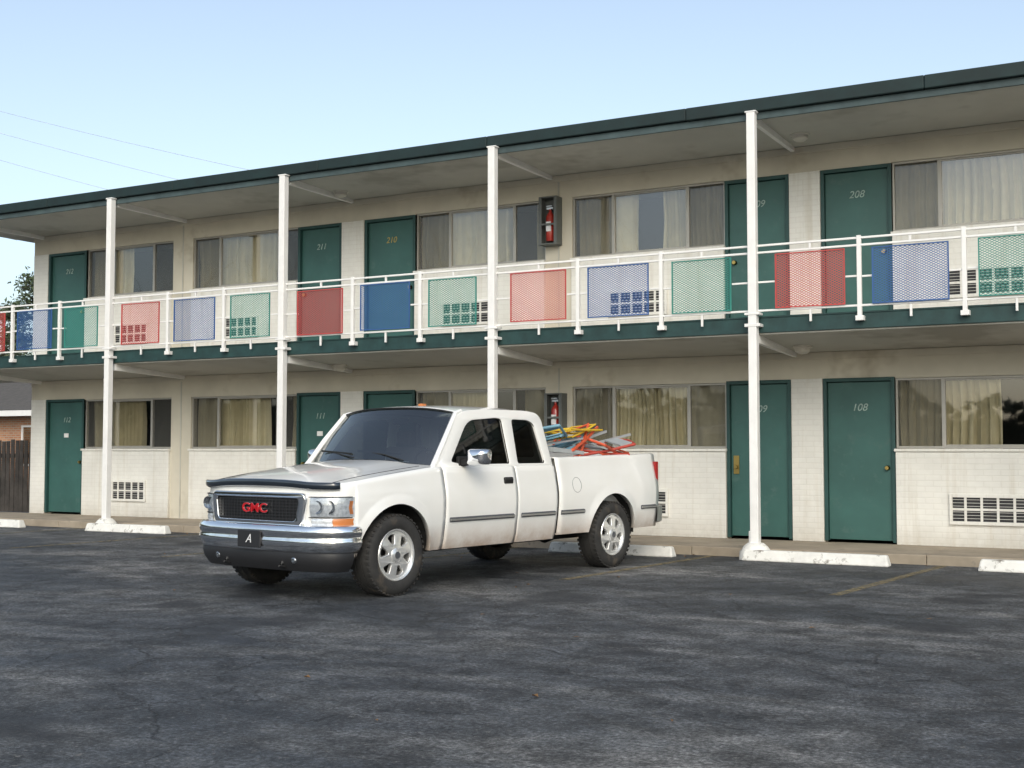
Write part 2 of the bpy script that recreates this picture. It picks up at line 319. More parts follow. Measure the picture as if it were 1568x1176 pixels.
for li,lv in enumerate(levels):
    z0,z1=lv['win']; z0+=.004
    for wi,(a,b,mu) in enumerate(wins):
        y0,y1=YW+.03,YW+.09; t=.03
        FR.box(a+.003,a+t,y0,y1,z0,z1-.003).box(b-t,b-.003,y0,y1,z0,z1-.003).box(a+t,b-t,y0,y1,z1-t,z1-.003).box(a+t,b-t,y0,y1,z0,z0+t)
        for m in mu: FR.box(m-.025,m+.025,y0+.005,y1,z0+t,z1-t)
        FR.box(mu[0]+.025,mu[1]-.025,y0+.02,y1-.01,z1-t-.02,z1-t-.001).box(mu[0]+.025,mu[1]-.025,y0+.02,y1-.01,z0+t+.001,z0+t+.02)
        for i,(p,q) in enumerate(((a+t,mu[0]-.025),(mu[0]+.025,mu[1]-.025),(mu[1]+.025,b-t))):
            yy=YW+.06; tl=random.uniform(-.004,.004)
            GL.quad((p,yy+tl,z0+t),(q,yy-tl,z0+t),(q,yy-tl,z1-t),(p,yy+tl,z1-t))
            if i!=1: SC.quad((p,YW+.04,z0+t),(q,YW+.04,z0+t),(q,YW+.04,z1-t),(p,YW+.04,z1-t))
        for (f0,f1) in cover[(li,wi)]:
            xa,xb=a+(b-a)*f0,a+(b-a)*f1; n=int((xb-xa)*90); ph=random.random()*6; rows=[[],[],[]]
            for k in range(n+1):
                x=xa+(xb-xa)*k/n; fr=30+6*sin(x*1.7+ph)
                for r,zz in enumerate((z0-.1,(z0+z1)/2,z1+.05)):
                    amp=.042+.016*sin(x*5+ph+r); dx=.025*sin(r*1.3+x*3+ph)
                    rows[r].append((x+dx*(r!=2),YW+.21+amp*sin(fr*x+ph)+.018*sin(fr*2.3*x+r),zz))
            CU.grid(rows)
FR.done("window_frames",FRAME,MOT,bevel=.002); GL.done("window_panes",GLASS,MOT); SC.done("insect_screens",SCREEN,MOT); CU.done("curtains",CURT,MOT,smooth=80)
A1=MB();A2=MB()
for li in (0,1):
    dz=0 if li==0 else 2.97
    for xa,xb in [(-18.26,-17.38),(-15.5,-14.7),(-10.85,-9.93),(-7.87,-6.92),(-2.98,-1.98),(-.4,.6),(5.,6.)]:
        y=YW-.05; za,zb=.42+dz,.80+dz
        A2.box(xa+.03,xb-.03,y-.012,y-.004,za+.03,zb-.03)
        A1.box(xa,xb,y-.035,y-.001,za-.01,za+.035).box(xa,xb,y-.035,y-.001,zb-.035,zb+.01).box(xa,xa+.04,y-.034,y-.001,za+.035,zb-.035).box(xb-.04,xb,y-.034,y-.001,za+.035,zb-.035)
        for k in range(1,5): 
            x=xa+(xb-xa)*k/5; A1.box(x-.016,x+.016,y-.03,y-.013,za+.035,zb-.035)
        zm=(za+zb)/2; A1.box(xa+.04,xb-.04,y-.028,y-.0125,zm-.016,zm+.016)
        for k in range(1,4): 
            for base in (za+.03,zm): A1.box(xa+.04,xb-.04,y-.02,y-.0128,base+k*.042-.003,base+k*.042+.003)
A1.done("ac_grille_frames",WBRICK,MOT,bevel=.003); A2.done("ac_grille_voids",DARK,MOT)
YF=15.5
MB().hexa([(-22.3,YF,2.86),(XR,YF,2.86),(XR,YW+.0,2.74),(-22.3,YW+.0,2.74)],[(-22.3,YF,3.055),(XR,YF,3.055),(XR,YW,3.055),(-22.3,YW,3.055)]).done("balcony_slab",SOFF,MOT)
MB().box(-22.3,XR,YF-.035,YF-.002,2.88,3.07).done("balcony_green_band",GREEN,MOT,bevel=.006)
MB().box(-22.3,XR,YF-.045,YF+.03,3.071,3.09).done("balcony_edge_strip",GREEN,MOT)
XRL=-21.15
MB().hexa([(XRL,YF-.02,5.70),(XR+.5,YF-.02,5.70),(XR+.5,YW,5.65),(XRL,YW,5.65)],[(XRL,YF-.02,5.86),(XR+.5,YF-.02,5.86),(XR+.5,YW,5.86),(XRL,YW,5.86)]).box(XRL,XR+.5,YW,25.4,5.66,5.86).done("roof_soffit",SOFF,MOT)
rf=MB(); xx=XRL-.03
while xx<XR+.5:
    x2=min(xx+3.05,XR+.5); rf.box(xx,x2-.004,YF-.12+random.uniform(-.003,.003),YF-.022,5.735+random.uniform(-.003,.003),5.90); xx=x2
rf.box(XRL-.04,XRL-.002,YF-.021,25.4,5.76,5.90).done("roof_fascia",GREEND,MOT,bevel=.012)
MB().box(XRL-.02,XR+.5,YF-.06,YF-.023,5.64,5.730).box(XRL-.02,XRL-.003,YF-.02,25.4,5.66,5.757).done("roof_drip_edge",GREY,MOT,bevel=.004)
MB().box(XRL,XR+.5,YF-.05,25.4,5.865,5.91).done("roof_top",GREEND,MOT)
MB().box(XL,XR,YW-.02,YW-.001,2.64,2.735).box(XL,XR,YW-.02,YW-.001,5.55,5.645).done("ceiling_trim",WALL,MOT,bevel=.004)
posts=[-20.33,-16.5,-12.69,-8.87,-5.03,-1.21,2.61,6.43]; YP_=15.37
PO=MB();BS=MB();BK=MB();CN=MB()
for x in posts:
    PO.box(x-.055,x+.055,YP_-.055,YP_+.055,.08,5.732)
    PO.box(x-.075,x+.075,YP_-.06,YP_+.065,5.712,5.7335)
    CN.box(x-.1,x+.1,YP_-.06,YF-.036,2.95,2.99)
    CN.box(x-.1,x+.1,YP_-.062,YF-.046,3.10,3.13)
    BS.lathe([(0,.21),(.1,.20),(.17,.15),(.21,.10),(.215,.0)],(x,YP_,0),'z',20)
    PO.box(x-.085,x-.056,YP_-.02,YP_+.01,.18,.36)
    for zt,zw in ((5.70,5.65),(2.85,2.74)):
        BK.hexa([(x-.03,YF+.0,zt-.10),(x+.03,YF+.0,zt-.10),(x+.03,YW,zw-.06),(x-.03,YW,zw-.06)],[(x-.03,YF+.0,zt+.01),(x+.03,YF+.0,zt+.01),(x+.03,YW,zw+.01),(x-.03,YW,zw+.01)])
PO.done("support_posts",WHITE,MOT,bevel=.008); BS.done("post_bases",STOPM,MOT,smooth=40); BK.done("soffit_brackets",WHITE,MOT,bevel=.004); CN.done("post_collars",WHITE,MOT,bevel=.004)
YR=15.40
RL=MB(); pan={0:(MB(),MB()),1:(MB(),MB()),2:(MB(),MB())}
ZT=3.99; ZT2=3.90; ZB=3.155
for i,x in enumerate(posts):
    if i==len(posts)-1: break
    nx_=posts[i+1]
    for z in (ZT,ZT2,ZB): RL.box(x+.05,nx_-.05,YR-.016,YR+.016,z-.013,z+.013)
    for k,ux in enumerate((x+1.34,x+2.57)):
        RL.box(ux-.026,ux+.026,YR-.026,YR+.026,3.0,ZT+.03)
        RL.box(ux-.05,ux+.05,YR-.03,YF-.036,2.97,3.03)
    for k,(pa,pb) in enumerate(((.29,1.17),(1.50,2.40),(2.73,3.55))):
        c=x+(pa+pb)/2; RL.box(c-.014,c+.014,YR-.014,YR+.014,2.99,ZB-.014); RL.box(c-.014,c+.014,YR-.014,YR+.014,ZT2+.014,ZT-.014)
        pf,pm=pan[k]; a,b=x+pa,x+pb; y=YR-.028; dz=random.uniform(-.012,.012); za,zb=ZB+.02+dz,ZT2-.03+dz
        for q in ((a,b,za,za+.014),(a,b,zb-.014,zb),(a,a+.014,za+.014,zb-.014),(b-.014,b,za+.014,zb-.014)): pf.box(q[0],q[1],y-.012,y+.007,q[2],q[3])
        pm.quad((a+.014,y,za+.014),(b-.014,y,za+.014),(b-.014,y,zb-.014),(a+.014,y,zb-.014))
        L0=[x+.055,x+1.37,x+2.60][k]; R0=[x+1.31,x+2.54,nx_-.055][k]; zm=(za+zb)/2
        RL.box(L0,a,YR-.012,YR+.012,zm-.012,zm+.012); RL.box(b,R0,YR-.012,YR+.012,zm-.012,zm+.012)
for z in (ZT,ZT2,ZB): RL.box(-22.2,posts[0]-.05,YR-.016,YR+.016,z-.013,z+.013)
RL.done("balcony_railing",WHITE,MOT,bevel=.004)
for k,(nm,mf,mm) in enumerate((("red",RED,MRED),("blue",BLUE,MBLU),("green",PGRN,MGRN))):
    pan[k][0].done(nm+"_panel_frames",mf,MOT); pan[k][1].done(nm+"_panel_mesh",mm,MOT)
LT=MB()
for x in (-12.5,-4.75,2.9):
    for z in (5.66,2.76): LT.lathe([(0,.13),(-.03,.13),(-.035,.11),(-.08,.10),(-.11,.06),(-.12,0)],(x,16.6,z+.03),'z',20)
LT.done("ceiling_lights",LAMPM,MOT,smooth=35)
for (xa,xb,za,zb) in ((-8.99,-8.68,4.55,5.30),(-8.90,-8.60,1.56,2.25)):
    E=empty("fire_extinguisher_cabinet"); y0,y1=YW-.2,YW-.001
    MB().box(xa,xa+.02,y0,y1,za,zb).box(xb-.02,xb,y0,y1,za,zb).box(xa+.02,xb-.02,y0,y1,zb-.02,zb).box(xa+.02,xb-.02,y0,y1,za,za+.02).box(xa+.02,xb-.02,y1-.02,y1-.001,za+.02,zb-.02).box(xa+.021,xa+.05,y0,y0+.01,za+.02,zb-.02).box(xb-.05,xb-.021,y0,y0+.01,za+.02,zb-.02).box(xa+.05,xb-.05,y0,y0+.01,za+.3,za+.33).done("cabinet_box",CABG,E,bevel=.004)
    c=((xa+xb)/2,YW-.1,za+.06)
    MB().lathe([(0,0),(0,.06),(.02,.068),(.38,.068),(.43,.045),(.46,.022),(.50,.022),(.5,0)],c,'z',20).done("cylinder",EXTRED,E,smooth=40)
    MB().box(c[0]-.06,c[0]+.05,c[1]-.015,c[1]+.015,c[2]+.50,c[2]+.53).box(c[0]-.07,c[0]+.03,c[1]-.012,c[1]+.012,c[2]+.545,c[2]+.56).done("handle",STEEL,E)
    MB().tube([(c[0]+.03,c[1]-.02,c[2]+.5),(c[0]+.09,c[1]-.04,c[2]+.42),(c[0]+.085,c[1]-.05,c[2]+.2),(c[0]+.08,c[1]-.04,c[2]+.08)],.01).done("hose",BLACK,E,smooth=60)
    MB().box(c[0]-.04,c[0]+.04,c[1]-.071,c[1]-.062,c[2]+.15,c[2]+.3).done("label",TEXTW,E)
# ---------------------------------------------------------------- truck
HEAD=radians(-99.36); fx=Vector((cos(HEAD),sin(HEAD),0)); fy=Vector((-fx.y,fx.x,0))
ORG=Vector((-7.17,13.66,0))+Vector((.055,.03,0))-fy*.045
T=empty("pickup_truck",ORG,(0,0,HEAD)); T.scale=(1,1.045,1)
NF=.13
WB=3.68; WR=.39; AR=.485
YS=[(.36,.90),(.42,.925),(.50,.945),(.62,.962),(.70,.972),(.80,.978),(.90,.979),(.98,.972),(1.04,.960),(1.12,.948),(1.20,.928),(1.30,.912),(1.4,.905)]
def taper(x):
    d=0
    if x>3.7: d+=.03*((x-3.7)/(.38+NF))**2
    if x<-.6: d+=.02*((-.6-x)/.42)**2
    return d
def sm(a,b,x):
    t=max(0,min(1,(x-a)/(b-a))); return t*t*(3-2*t)
def zh(x,y):
    t=max(0,min(1,(4.42+NF-x)/(1.35+NF))); y=abs(y)
    return 1.012+.208*t**.64+.062*(1-(y/.93)**2.2)+.020*(1-sm(.44,.62,y))*sm(0,.25,t+.05)
XN=4.08+NF
def yb(x): return interp([(2.9,.885),(3.6,.90),(XN,.895)],x)
def section(x0,x1,ztop,shoulder,arch=None,rock=.40):
    xs=[x0+(x1-x0)*i/22 for i in range(23)]
    if arch is not None: xs+= [arch+AR*cos(pi*k/28) for k in range(29)]+[arch-AR-.002,arch+AR+.002]
    xs=sorted(x for x in set(round(x,4) for x in xs) if x0<=x<=x1)
    rows=[]
    for x in xs:
        zb=rock
        if arch is not None and abs(x-arch)<AR: zb=max(rock,WR+.0+sqrt(AR*AR-(x-arch)**2))
        zt=ztop(x); r=[]
        r.append((x,interp(YS,zb)-taper(x)-.03,zb+.004))
        for k in range(17):
            z=zb+(zt-zb)*k/16; y=interp(YS,z)-taper(x)
            if arch is not None:
                d=abs(sqrt((x-arch)**2+(z-WR)**2)-AR); y+=.020*max(0,1-d/.09)**.8 if z>WR else 0
            r.append((x,y,z))
        r+= [(x,yy,zz) for yy,zz in shoulder(x,zt,r[-1][1])]
        rows.append(r)
    return rows
B=MB()
bt=lambda x:1.28+.04*(1.1-x)/2.1
def bshoulder(x,zt,y): return [(y-.006,zt+.012),(y-.018,zt+.020),(y-.035,zt+.023),(y-.085,zt+.022),(y-.10,zt+.01),(y-.10,zt-.2),(y-.10,.74)]
B.grid(section(-1.03,1.085,bt,bshoulder,0.0,.44))
cshould=lambda x,zt,y:[(y-.008,zt+.008),(y-.016,zt+.016),(y-.03,zt+.02)]
B.grid(section(1.12,1.822,lambda x:1.20,cshould,None,.40)); B.grid(section(1.832,2.985,lambda x:1.20,cshould,None,.40))
def fsh(x,zt,y):
    z1=zh(x,yb(x)); y1=yb(x); out=[]
    for k in range(1,6):
        a=pi/2*k/5; out.append((y1+(y-y1)*cos(a),zt+(z1-zt)*sin(a)))
    return out
B.grid(section(2.995,XN,lambda x:zh(x,.9)-.065,fsh,WB,.40))
B.mirror(); body=B.done("body_sides",PAINT,T,smooth=50,solid=.012)
NC=[(4.08,.945),(4.13,.937),(4.18,.920),(4.23,.892),(4.275,.85),(4.31,.79),(4.34,.72),(4.362,.64),(4.38,.52),(4.392,.38),(4.40,.2),(4.402,0)]
NC=[(a+NF,b) for a,b in NC]
full=NC+[(x,-y) for x,y in reversed(NC[:-1])]
def off(i,d,pl=full):
    p=Vector(pl[i]); a=Vector(pl[max(0,i-1)]); b=Vector(pl[min(len(pl)-1,i+1)]); t=(b-a).normalized(); n=Vector((-t.y,t.x))
    if n.dot(p-Vector((3.4,0)))<0: n=-n
    return p+n*d
rows=[]
for i in range(len(full)):
    r=[]
    for z,d in ((.60,-.06),(.64,-.01),(.70,0),(.85,0),(.945,-.003)): 
        p=off(i,d); r.append((p.x,p.y,z))
    for dz,d in ((.055,-.008),(.03,-.012),(.012,-.022),(0,-.045)):
        p=off(i,d); q=off(i,-.045); r.append((p.x,p.y,zh(q.x,q.y)-dz))
    rows.append(r)
MB().grid(rows).done("front_fascia",PAINT,T,smooth=50)
def cowl(y): return 3.24-.20*(abs(y)/.88)**2
rows=[]
for i in range(len(full)):
    q=off(i,-.045); sy=q.y; ce=.885*(sy/.90); xe=cowl(ce)
    row=[]
    for k in range(19):
        u=k/18; x=q.x+(xe-q.x)*u; y=sy+(ce-sy)*u; row.append((x,y,zh(x,y)))
    rows.append(row)
MB().grid(rows).done("hood",PAINT,T,smooth=50)
HL=MB(); HL.tube([(x,.80,zh(x,.80)+.0005) for x in [4.26+NF-.06*k for k in range(21)]],.004,5); HL.mirror().done("hood_gaps",DARK,T)
rows=[]
for i in range(3,len(full)-3):
    r=[]
    for d,dz in ((.008,-.055),(.030,-.040),(.040,-.018),(.038,.010),(.028,.022)):
        p=off(i,d); q=off(i,-.045); r.append((p.x,p.y,zh(q.x,q.y)+dz-.012))
    rows.append(r)
DEF=basic("smoked_acrylic",(.015,.022,.032),.12,coat=1.0)
MB().grid(rows).done("bug_deflector",DEF,T,smooth=50,solid=.006)
tb=[(b,a) for a,b in reversed(NC)]
def nx(y): return interp(tb,abs(y))
def nstrip(M,yl,zl,d,bul=0):
    return M.grid([[(nx(y)+d+bul*sin(pi*k/(len(zl)-1)),y,z) for k,z in enumerate(zl)] for y in yl])
def frange(a,b,n): return [a+(b-a)*k/n for k in range(n+1)]
GV=MB(); nstrip(GV,frange(-.58,.58,14),[.70,.955],.012); GV.done("grille_void",GRILLE,T)
outer=round_poly([(-.635,.985),(.635,.985),(.59,.685),(-.59,.685)],.07)
inner=round_poly([(-.575,.95),(.575,.95),(.535,.722),(-.535,.722)],.05)
poly_holes("grille_surround",outer,[inner],.03,lambda c:Vector((nx(c.x)+.025+c.z,c.x,c.y)),CHROME,T,.008,40)
GB=MB()
for k in range(1,8): nstrip(GB,frange(-.55,.55,8),[.722+.228*k/8-.005,.722+.228*k/8+.005],.022)
for k in range(-12,13):
    y=k*.044; GB.box(nx(y)+.013,nx(y)+.019,y-.003,y+.003,.722,.95)
GB.done("grille_bars",DARK,T,solid=.006)
text("grille_badge_rim","GMC",(4.434+NF,0,.84),(pi/2,0,pi/2),.12,CHROME,T,.006,0,.0045,1.3)
text("grille_badge","GMC",(4.440+NF,0,.84),(pi/2,0,pi/2),.12,REDL,T,.006,0,.001,1.3)
HB=MB();HLn=MB();AM=MB();HC=MB();HG=MB()
ylist=[.665,.70,.74,.78,.82,.86,.89,.915,.93,.94,.944]
nstrip(HC,ylist,[.775,.955],.004)
nstrip(HB,ylist,[.78,.865,.95],.012,.012)
nstrip(HLn,ylist,[.775,.81,.865,.92,.955],.02,.014)
nstrip(HG,[.66]+ylist,[.766,.774],.03); nstrip(HG,[.66]+ylist,[.953,.961],.03)
nstrip(AM,[.86,.88,.90,.92,.935,.944],[.70,.73,.76],.012,.01)
nstrip(AM,[.938,.941,.944],[.80,.86,.92],.02,.014)
HW=MB(); nstrip(HW,[.68,.70,.74,.785,.83,.855],[.70,.73,.76],.012,.01)
HB2=MB()
for c in (.74,.845): HB2.lathe([(0.012,.0),(.012,.02),(.022,.045),(.026,.06),(.03,.06)],(nx(c)-.002,c,.865),'x',16)
REFL=basic("reflector",(.78,.80,.83),.25,metal=.45,var=.35,scale=30); REFL2=basic("bulb_reflector",(.35,.37,.40),.15,metal=.9,var=.3,scale=30)
HC.mirror().done("headlight_backing",REFL,T); HB.mirror().done("headlight_reflectors",REFL,T,smooth=30); HLn.mirror().done("headlight_lenses",CLEARL,T,smooth=60)
HG.mirror().done("headlight_bezels",DARK,T,solid=.006); AM.mirror().done("turn_signals",AMBER,T,smooth=60)
HW.mirror().done("parking_lamps",REFL,T,smooth=60); HB2.mirror().done("bulb_cups",REFL2,T,smooth=40)
BPC=[(4.15,.968),(4.18,.978),(4.23,.985),(4.31,.982),(4.41,.955),(4.48,.90),(4.54,.80),(4.58,.68),(4.605,.5),(4.62,.25),(4.625,0)]
bp=BPC+[(x,-y) for x,y in reversed(BPC[:-1])]
rows=[]
for i in range(len(bp)):
    r=[]
    for z,d in ((.70,-.10),(.698,-.045),(.690,-.022),(.672,-.006),(.650,.002),(.625,.004),(.600,-.004),(.585,-.008),(.565,.000),(.535,.004),(.50,-.004),(.465,-.02),(.44,-.04),(.435,-.08)):
        p=off(i,d,bp); r.append((p.x,p.y,z))
    rows.append(r)
MB().grid(rows).done("front_bumper",CHROME,T,smooth=50)
rows=[]
for i in range(2,len(bp)-2):
    r=[]
    for z,d in ((.45,-.04),(.41,-.03),(.34,-.05),(.27,-.10),(.26,-.2)):
        p=off(i,d,bp); r.append((p.x,p.y,z))
    rows.append(r)
MB().grid(rows).done("front_valance",DARK,T,smooth=40)
PX=4.627
MB().box(PX-.005,PX+.014,-.155,.155,.475,.635).done("license_plate",DARK,T,bevel=.006)
text("plate_letter","A",(PX+.016,0,.555),(pi/2,0,pi/2),.115,TEXTW,T,.001,.35)
FG=MB()
for y in (.52,-.52): FG.lathe([(0,.0),(.008,.02),(.0,.032),(-.05,.036)],(4.565,y,.375),'x',18)
FG.done("fog_lamps",REFL2,T,smooth=60)
MB().tube([(4.50,.38,.34),(4.57,.38,.35),(4.6,.38,.32),(4.52,.38,.30)],.014).mirror().done("tow_hooks",DARK,T,smooth=60)
# greenhouse
GS=.19
def gy(z): return .905-(z-1.20)*GS
side_out=round_poly([(1.125,1.19),(3.10,1.19),(3.095,1.225),(2.62,1.775),(2.2,1.81),(1.45,1.81),(1.215,1.78),(1.14,1.30)],[.03,.02,.04,.16,.1,.2,.16,.05],7)
w1=round_poly([(2.84,1.262),(2.48,1.70),(2.0,1.735),(1.90,1.725),(1.865,1.232),(2.64,1.232)],[.05,.12,.05,.05,.04,.08])
w2=round_poly([(1.745,1.232),(1.745,1.725),(1.44,1.72),(1.34,1.68),(1.235,1.232)],[.045,.05,.1,.1,.05])
for s in (1,-1):
    poly_holes("cab_side_frame",side_out,[w1,w2],.03,lambda c,s=s:Vector((c.x,s*(gy(c.y)-.015+c.z),c.y)),PAINT,T,.008,50)
    for w in (w1,w2):
        me=MB(); me.quad(*[(p[0],s*(gy(p[1])-.022),p[1]) for p in w]); me.done("side_window",CARGL,T)
        cx=sum(p[0] for p in w)/len(w); cz=sum(p[1] for p in w)/len(w)
        poly_holes("window_seal",[(p[0],p[1]) for p in w],[[((p[0]-cx)*.965+cx,(p[1]-cz)*.95+cz) for p in w]],.01,lambda c,s=s:Vector((c.x,s*(gy(c.y)-.006+c.z),c.y)),BLACK,T)
MB().tube([(1.826,gy(1.205)+.004,1.205),(1.826,gy(1.745)+.004,1.745)],.004,5).mirror().done("door_gap_upper",DARK,T)
RW=gy(1.79)+.006
def rz(x,y):
    u=(x-1.9)/.76; v=abs(y)/RW
    return 1.795+.078*(1-v**2.6)-.03*max(0,u)**2.5-.05*max(0,-u)**4
rows=[]
for i in range(25):
    v=-1+2*i/24; row=[]
    for k in range(19):
        y=RW*v; xf=2.69-.08*v*v; xr=1.205+.03*v*v; x=xr+(xf-xr)*k/18; row.append((x,y,rz(x,y)))
    rows.append(row)
MB().grid(rows).done("roof_panel",PAINT,T,smooth=60,solid=.02)
rows=[]
WT=RW-.03
for i in range(21):
    v=-1+2*i/20; row=[]
    xb_=cowl(.87*v)-.03; zb_=1.23+.035*(1-v*v)
    xt_=2.69-.08*v*v; zt_=rz(xt_,WT*v)-.012
    for k in range(9):
        u=k/8; row.append((xb_+(xt_-xb_)*u+.02*sin(pi*u),v*(.872+(WT-.872)*u),zb_+(zt_-zb_)*u+.01*sin(pi*u)))
    rows.append(row)
WS=glassmat("windshield_glass",(.36,.42,.43),.15)
MB().grid(rows).done("windshield",WS,T,smooth=60)
AP=MB().tube([(3.09,.882,1.20),(2.86,.84,1.49),(2.62,gy(1.765)-.018,1.765),(2.53,gy(1.79)-.02,1.79)],[.033,.028,.026,.022],8); AP.mirror().done("a_pillars",PAINT,T,smooth=60)
MB().tube([(2.697-.08*v*v,WT*v,rz(2.69-.08*v*v,WT*v)-.006) for v in frange(-1,1,16)],.008,6).done("windshield_seal",BLACK,T,smooth=60)
rows=[]
for v in frange(-1,1,16):
    y=.87*v; rows.append([(cowl(y)+.015,y,zh(cowl(y),y)+.002),(cowl(y)-.05,y*.99,zh(cowl(y),y)-.012),(cowl(y)-.12,y*.98,1.2)])
MB().grid(rows).done("cowl",DARK,T,smooth=50)
WP=MB()
for y0,y1 in ((.55,.02),(-.05,-.6)):
    WP.tube([(cowl(y0)-.02,y0,zh(cowl(y0),y0)+.02),(cowl((y0+y1)/2)-.08,(y0+y1)/2,1.34),(cowl(y1)-.12,y1,1.365)],.007,6); WP.bar((cowl(y0)-.09,y0-.1,1.345),(cowl(y1)-.13,y1-.12,1.375),.012,.02)
WP.done("wipers",BLACK,T)
rear_out=round_poly([(-.87,1.0),(.87,1.0),(.885,1.28),(.79,1.77),(-.79,1.77),(-.885,1.28)],.06)
rear_in=round_poly([(-.70,1.30),(.70,1.30),(.65,1.68),(-.65,1.68)],.06)
poly_holes("cab_rear",rear_out,[rear_in],.02,lambda c:Vector((1.125+(c.y-1.2)*.16*(1 if c.y>1.2 else 0)+c.z,c.x,c.y)),PAINT,T,.004,35)
MB().quad(*[(1.135+(p[1]-1.2)*.16,p[0],p[1]) for p in rear_in]).done("rear_window",CARGL,T)
MB().box(2.2,2.27,-.03,.03,1.868,1.892).done("roof_lamp",AMBER,T,bevel=.006)
MB().box(-.93,1.07,-.80,.80,.72,.75).box(1.06,1.085,-.83,.83,.72,1.29).box(-.6,.6,.56,.80,.75,.93).box(-.6,.6,-.80,-.56,.75,.93).done("bed_floor",TRIM,T)
MB().box(-1.035,-.985,-.80,.80,.62,1.325).done("tailgate",PAINT,T,bevel=.012)
MB().box(1.062,1.09,-.86,.86,1.2,1.300).done("bed_front_rail",PAINT,T,bevel=.01)
MB().box(-1.05,-.985,.815,.945,.90,1.24).mirror().done("tail_lamps",TAIL,T,bevel=.01)
RB=MB()
RBP=[(-.98,.965),(-1.10,.96),(-1.16,.90),(-1.185,.6),(-1.19,0)]; rbf=RBP+[(x,-y) for x,y in reversed(RBP[:-1])]
rows=[[(x+.05,y*.97,.70),(x,y,.69),(x-.005,y,.6),(x+.01,y,.50),(x+.06,y*.97,.48)] for x,y in rbf]
RB.grid(rows).box(-1.12,-1.03,-.9,.9,.5,.69).done("rear_bumper",STEEL,T,smooth=35)
MB().box(-.95,1.09,-.66,.66,.42,.70).box(1.12,3.0,-.86,.86,.42,.93).box(3.0,4.1,-.62,.62,.42,1.0).box(4.15,4.3+NF,-.80,.80,.45,.93).box(-.9,4.2,.42,.52,.34,.46).box(-.9,4.2,-.52,-.42,.34,.46).done("chassis",BLACK,T)
WL=MB()
for xc in (0,WB):
    WL.grid([[(xc+.5*cos(pi*k/16),y,WR+.5*sin(pi*k/16)) for k in range(17)] for y in (.60,.925)])
WL.mirror().done("wheel_liners",BLACK,T)
AX=MB().tube([(0,-.8,WR),(0,.8,WR)],.05).lathe([(-.16,.0),(-.13,.1),(0,.15),(.13,.1),(.16,0)],(0,0,WR),'y',16).tube([(WB,-.75,WR),(WB,.75,WR)],.04).tube([(1.0,.3,.38),(-.7,.35,.4)],.04).box(3.2,3.8,-.35,.35,.28,.42)
AX.done("axles",BLACK,T,smooth=50)
for xc in (0,WB):
    for s in (1,-1):
        yc=s*.845
        prof=[(-.10,.24),(-.116,.252),(-.128,.285),(-.13,.32),(-.122,.355),(-.10,.38),(-.085,.388),(-.045,.391),(-.043,.383),(-.036,.383),(-.034,.391),(0,.392),(.034,.391),(.036,.383),(.043,.383),(.045,.391),(.085,.388),(.10,.38),(.122,.355),(.13,.32),(.128,.285),(.116,.252),(.10,.24)]
        t=MB().lathe(prof,(xc,yc,WR),'y',56)
        for k in range(44):
            a=2*pi*k/44
            for sy in (-1,1):
                c=Vector((xc+.383*cos(a),yc+sy*.095,WR+.383*sin(a))); rd=Vector((cos(a),0,sin(a))); tg=Vector((-sin(a),0,cos(a)))
                b0=c-rd*.01; b1=c+rd*.006; u=tg*.014; w=Vector((0,.024,0))
                t.hexa([b0-u-w,b0+u-w,b0+u+w,b0-u+w],[b1-u-w*.9,b1+u-w*.9,b1+u+w*.9,b1-u+w*.9])
        t.done("tyre",TYRE,T,smooth=35)
        MB().lathe([(s*.110,.250),(s*.120,.243),(s*.116,.232),(s*.085,.224),(-s*.1,.215)],(xc,yc,WR),'y',40).done("rim_lip",ALLOY,T,smooth=35)
        MB().lathe([(s*.01,.205),(s*.01,0)],(xc,yc,WR),'y',32).done("brake_disc",BLACK,T)
        outer=[(.228*cos(2*pi*k/60),.228*sin(2*pi*k/60)) for k in range(60)]; holes=[]
        for k in range(6):
            a=2*pi*k/6+.2
            hp=[(.100*cos(a-.16),.100*sin(a-.16)),(.200*cos(a-.30),.200*sin(a-.30)),(.211*cos(a),.211*sin(a)),(.200*cos(a+.30),.200*sin(a+.30)),(.100*cos(a+.16),.100*sin(a+.16))]
            holes.append(round_poly(hp,.018,3))
        poly_holes("spokes",outer,holes,.03,lambda c,s=s,xc=xc,yc=yc:Vector((xc+c.x,yc+s*(.08+c.z+.02*(1-min(1,c.xy.length/.2))),WR+c.y)),ALLOY,T,.006,35)
        MB().lathe([(s*.08,.072),(s*.115,.067),(s*.125,.052),(s*.128,.0)],(xc,yc,WR),'y',24).done("hub_cap",ALLOY,T,smooth=35)
        MB().lathe([(s*.128,.034),(s*.131,.032),(s*.131,.0)],(xc,yc,WR),'y',20).done("hub_badge",TRIM,T,smooth=35)
SMd=MB(); CH=MB(); pr=interp(YS,.69)
for a,b in ((1.90,2.93),(1.16,1.77),(.60,1.05),(-.95,-.6)):
    SMd.hexa([(a,pr-.005-taper(a),.662),(b,pr-.005-taper(b),.662),(b,pr+.016-taper(b),.672),(a,pr+.016-taper(a),.672)],[(a,pr-.005-taper(a),.718),(b,pr-.005-taper(b),.718),(b,pr+.016-taper(b),.708),(a,pr+.016-taper(a),.708)])
    CH.box(a,b,pr+.015-taper(b)-.002,pr+.015-taper(b)+.004,.680,.698)
SMd.mirror().done("side_mouldings",TRIM,T,bevel=.006); CH.mirror().done("moulding_chrome",STEEL,T)
MB().box(1.90,2.05,.95,.972,1.03,1.10).mirror().done("handle_recess",BLACK,T,bevel=.012)
MB().box(1.915,2.035,.960,.985,1.058,1.088).mirror().done("door_handles",BLACK,T,bevel=.01)
